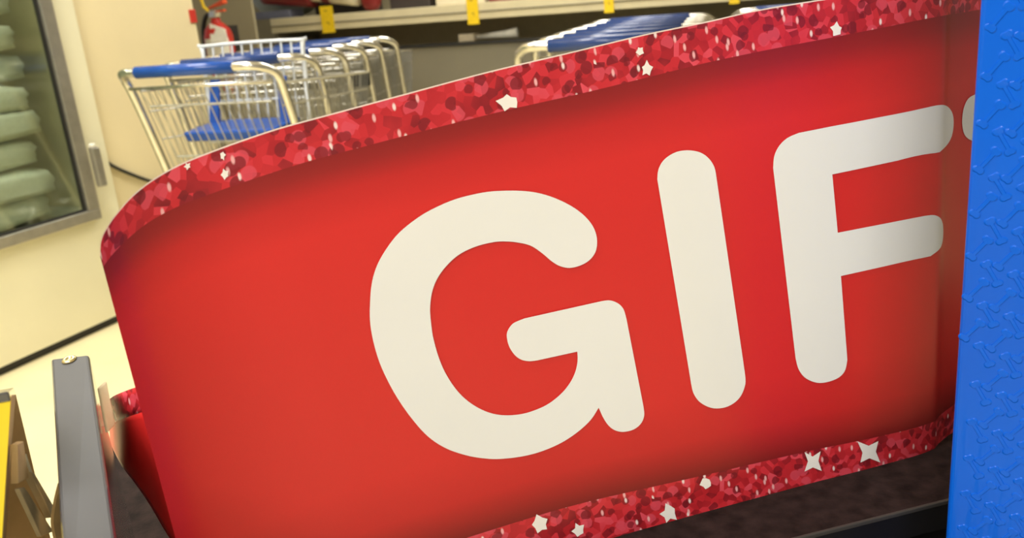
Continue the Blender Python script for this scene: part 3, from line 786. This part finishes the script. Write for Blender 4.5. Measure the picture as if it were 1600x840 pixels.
# goods on the shelf: only their lower ends are in view
def shelf_at(x, dy=0.): 
    q = on_plane(x, 25, rp_(S_LIP + .2 + dy, 0, 0), E2); return (q - FA).dot(E1)
def blob(name, o, s, z, sx, sy, sz, mk, label, cat, e=.6):
    bm = bmesh.new(); bmesh.ops.create_uvsphere(bm, u_segments=24, v_segments=14, radius=1)
    for v in bm.verts:
        v.co = V([math.copysign(abs(c_) ** e, c_) for c_ in v.co])
    me = bpy.data.meshes.new(name); bm.to_mesh(me); bm.free()
    for p in me.polygons: p.use_smooth = True
    ob = link(name, me, mk); ob.location = rp_(s, o, z + sz); ob.scale = (sx, sy, sz); ob.rotation_euler.z = math.atan2(E1.y, E1.x)
    return tag(ob, label, cat)
sbox_t = lambda o0, o1, s0, s1, z0, z1, name, mk, label, cat: tag(sbox(o0, o1, s0, s1, z0, z1, name, mk, None, .006), label, cat)
oa = shelf_at(425)
sbox_t(oa - .02, oa + .30, S_LIP + .03, S_LIP + .20, LZ1, LZ1 + .055, 'card_tray', 'slate_blue', 'low slate blue card tray at the end of the shelf', 'tray')
blob('stuffed_bag', shelf_at(425) + .03, S_LIP + .375, LZ1 + .002, .30, .16, .2, 'grey_blue', 'bulging grey blue bag on the end of the shelf', 'bag', .8)
# curled package: cream roll with maroon bands
pk = thing('rolled_package', rp_(S_LIP + .10, shelf_at(520), LZ1 + .06), 'cream and maroon rolled package lying on the low blue tray', 'package')
oc = shelf_at(520)
def roll(o0, o1, z0, z1, r, name, mk):
    pts = [rp_(S_LIP + .085, o0 + (o1 - o0) * i / 10, z0 + (z1 - z0) * i / 10) for i in range(11)]
    MB().tube(pts, r, 20).build(name, mk, pk, smooth=True)
roll(oc - .50, oc - .06, LZ1 + .185, LZ1 + .135, .078, 'maroon_band', 'maroon')
roll(oc - .50, oc + .32, LZ1 + .245, LZ1 + .125, .085, 'cream_roll', 'pack_cream')
roll(oc + .04, oc + .11, LZ1 + .166, LZ1 + .156, .0875, 'maroon_spot', 'maroon')
blob('round_pouch', shelf_at(590), S_LIP + .14, LZ1, .075, .07, .12, 'maroon', 'round maroon pouch beside the rolled package', 'pouch', .8)
for x0, x1, mk, nm, lb in ((492, 572, 'dark_pack', 'dark_carton', 'dark carton low on the shelf behind the yellow tag'), (610, 672, 'dark_pack', 'dark_carton', 'dark grey carton beside the round maroon pouch'), (682, 758, 'pack_cream', 'pale_carton', 'pale carton on the shelf between two dark cartons'), (764, 815, 'maroon', 'dark_red_carton', 'dark red carton beside the pale carton on the shelf'), (822, 930, 'pack_cream', 'cream_carton', 'cream carton on the shelf above the cart row')):
    a, b = shelf_at(x0), shelf_at(x1)
    sbox_t(a, b, S_LIP + .21, S_LIP + .45, LZ1, LZ1 + random.uniform(.14, .24), nm, mk, lb, 'box')
a, b = at_z(745, 57, .905), None
ow = (on_plane(790, 52, rp_(S_LIP + .15, 0, 0), E2) - FA).dot(E1)
rl = thing('paper_roll', rp_(S_LIP + .15, ow, .905), 'white paper roll lying in the dark gap under the shelf', 'roll')
MB().tube([rp_(S_LIP + .15, ow - .22, .93), rp_(S_LIP + .15, ow, .937), rp_(S_LIP + .15, ow + .09, .945)], [.014, .025, .034], 14).build('sheet_roll', 'white_label', rl, smooth=True)
tag(sbox(ow - .34, ow - .22, S_LIP + .1, S_LIP + .2, .905, .955, 'small_box', 'cardboard_pale', None, .004), 'small tan box in the dark gap under the shelf', 'box')

# ================================================================== shopping carts
HW = .285
def make_cart(label, seat):
    t = thing('shopping_cart', (0, 0, 0), label, 'shopping cart')
    def frame_pts(sg):
        return bez([(sg * .17, 0, 1.02), (sg * .225, .004, 1.02), (sg * .262, .03, 1.012), (sg * HW, .07, .985), (sg * (HW + .002), .10, .92), (sg * HW, .17, .70), (sg * .28, .27, .36), (sg * .27, .33, .20)], 5)
    pts = list(reversed(frame_pts(-1))) + frame_pts(1)
    MB().tube(pts, .0145, 10).build('handle_tube', 'chrome', t, smooth=True)
    MB().tube([(-.18, 0, 1.02), (.18, 0, 1.02)], .0195, 14).build('handle_grip', 'blue_grip' if seat else 'navy_grip', t, smooth=True)
    MB().tube([(-.27, .06, .965), (.27, .06, .965)], .006, 6).build('cross_bar', 'chrome', t, smooth=True)
    # basket
    rt = {'z': .955, 'y0': .10, 'y1': .92, 'w0': .262, 'w1': .19}; rb = {'z': .50, 'y0': .22, 'y1': .84, 'w0': .235, 'w1': .16}
    def P(sg, u, v):                              # u along, v 0 top..1 bottom, on side sg
        lerp = lambda a, b, q: a + (b - a) * q
        wt = lerp(rt['w0'], rt['w1'], u); wb = lerp(rb['w0'], rb['w1'], u)
        yt = lerp(rt['y0'], rt['y1'], u); yb = lerp(rb['y0'], rb['y1'], u)
        zt = lerp(rt['z'], rt['z'] - .04, u)
        return V((sg * lerp(wt, wb, v), lerp(yt, yb, v), lerp(zt, rb['z'], v)))
    mb = MB()
    for sg in (-1, 1):
        for i in range(27): mb.tube([P(sg, i / 26, 0), P(sg, i / 26, 1)], .0024, 4, cap=False)
        for v, r in ((0, .0055), (.16, .003), (.38, .003), (.7, .003), (1, .005)): mb.tube([P(sg, 0, v), P(sg, 1, v)], r, 5)
    for i in range(13):
        q = -1 + 2 * i / 12
        a, b, c_ = P(1, 1, 0), P(1, 1, 1), P(1, 0, 1)
        mb.tube([(a.x * q, a.y, a.z), (b.x * q, b.y, b.z), (c_.x * q, c_.y, c_.z)], .0024, 4, cap=False)
    for v, r in ((0, .0055), (.3, .003), (.65, .003), (1, .005)): mb.tube([P(-1, 1, v), P(1, 1, v)], r, 5)
    for u in (0, .25, .5, .75): mb.tube([P(-1, u, 1), P(1, u, 1)], .0035, 4)
    mb.build('basket', 'wire', t)
    # rear gate: wires hanging from the cross bar
    mb = MB()
    for i in range(15):
        x = -.24 + .48 * i / 14
        mb.tube([(x, .065, .965), (x * .97, .10, .90), (x * .9, .25, .53)], .0026, 4, cap=False)
    for y, z, w in ((.10, .90, .235), (.175, .715, .225), (.25, .53, .215)): mb.tube([(-w, y, z), (w, y, z)], .0042, 5)
    mb.build('rear_gate', 'wire', t)
    # bumper and chassis
    MB().box((0, .955, .885), (.36, .03, .06)).build('front_bumper', 'rubber', t, bevel=.008)
    mb = MB()
    for sg in (-1, 1):
        mb.tube([(sg * .27, .33, .20), (sg * .20, .86, .165), (sg * .10, .92, .165), (0, .92, .165)], .0125, 8)
        mb.tube([(sg * .272, .30, .28), (sg * .24, .42, .50)], .010, 6)
        mb.tube([(sg * .20, .86, .165), (sg * .155, .84, .5)], .008, 6)
        mb.tube([(sg * .27, .33, .20), (sg * .26, .16, .15)], .0125, 8)
    mb.build('chassis', 'chrome', t, smooth=True)
    for sg, y, w in ((-1, .16, .26), (1, .16, .26), (-1, .84, .185), (1, .84, .185)):
        wh = MB(); wh.lathe([(.03, -.014), (.058, -.014), (.0625, -.006), (.0625, .006), (.058, .014), (.03, .014)], (sg * w, y, .0625), 16, axis='x')
        wo = wh.build('caster_wheel', 'rubber', t, smooth=True)
        MB().hexa([(sg * w - .02, y - .015, .06), (sg * w + .02, y - .015, .06), (sg * w + .02, y + .015, .06), (sg * w - .02, y + .015, .06), (sg * w - .02, y - .03, .155), (sg * w + .02, y - .03, .155), (sg * w + .02, y + .03, .155), (sg * w - .02, y + .03, .155)]).build('caster_fork', 'steel', wo)
    if seat:
        MB().hexa([(-.17, .17, .765), (.17, .17, .765), (.17, .36, .775), (-.17, .36, .775), (-.18, .165, .80), (.18, .165, .80), (.175, .365, .815), (-.175, .365, .815)]).build('child_seat', 'blue_grip', t, bevel=.008)
        MB().hexa([(-.165, .30, .80), (-.125, .30, .80), (-.125, .315, .80), (-.165, .315, .80), (-.15, .33, .96), (-.11, .33, .96), (-.11, .342, .96), (-.15, .342, .96)]).build('seat_strap', 'blue_grip', t, bevel=.004)
        MB().hexa([(.13, .30, .80), (.17, .30, .80), (.17, .315, .80), (.13, .315, .80), (.12, .33, .96), (.16, .33, .96), (.16, .342, .96), (.12, .342, .96)]).build('seat_strap', 'blue_grip', t, bevel=.004)
        mb = MB()
        for i in range(11):
            x = -.2 + .4 * i / 10
            mb.tube([(x, .40, 1.075), (x, .37, .78)], .0038, 5, cap=False)
        mb.tube(bez([(-.205, .37, .78), (-.205, .398, 1.05), (-.19, .40, 1.076), (.19, .40, 1.076), (.205, .398, 1.05), (.205, .37, .78)], 4), .0065, 6)
        for z in (.98, .88): mb.tube([(-.2, .37 + .03 * (z - .78) / .295, z), (.2, .37 + .03 * (z - .78) / .295, z)], .004, 5)
        mb.build('seat_back', 'white_wire', t, smooth=True)
    return t
lead = make_cart('single shopping cart with lowered blue child seat beside the tan wall', True)
proto = make_cart('x', False)
def put(o, x, y, deg): o.location = (x, y, 0); o.rotation_euler.z = -math.radians(deg)
put(lead, -.985, 2.72, 17)
rows = [('left', (-.93, 3.05), 7, .30, 5, 'nested shopping cart behind the single cart with the lowered blue child seat', 'carts nested behind the single cart'),
        ('mid', (.335, 2.42), 14, .27, 7, 'shopping cart from the handle end of the long middle row', 'carts in the long middle row'),
        ('right', (1.10, 2.75), 14, .27, 6, 'shopping cart from the handle end of the row behind the blue carton', 'carts in the row behind the blue carton')]
ORD = ['first', 'second', 'third', 'fourth', 'fifth', 'sixth', 'seventh']
first = True
for _, (x, y), dg, sp_, n, lb, gp in rows:
    a = math.radians(dg)
    for i in range(n):
        o = proto if first else copy_tree(proto); first = False
        put(o, x + math.sin(a) * sp_ * i + random.uniform(-.008, .008), y + math.cos(a) * sp_ * i, dg + random.uniform(-1, 1))
        tag(o, ORD[i] + ' ' + lb, 'shopping cart', gp)
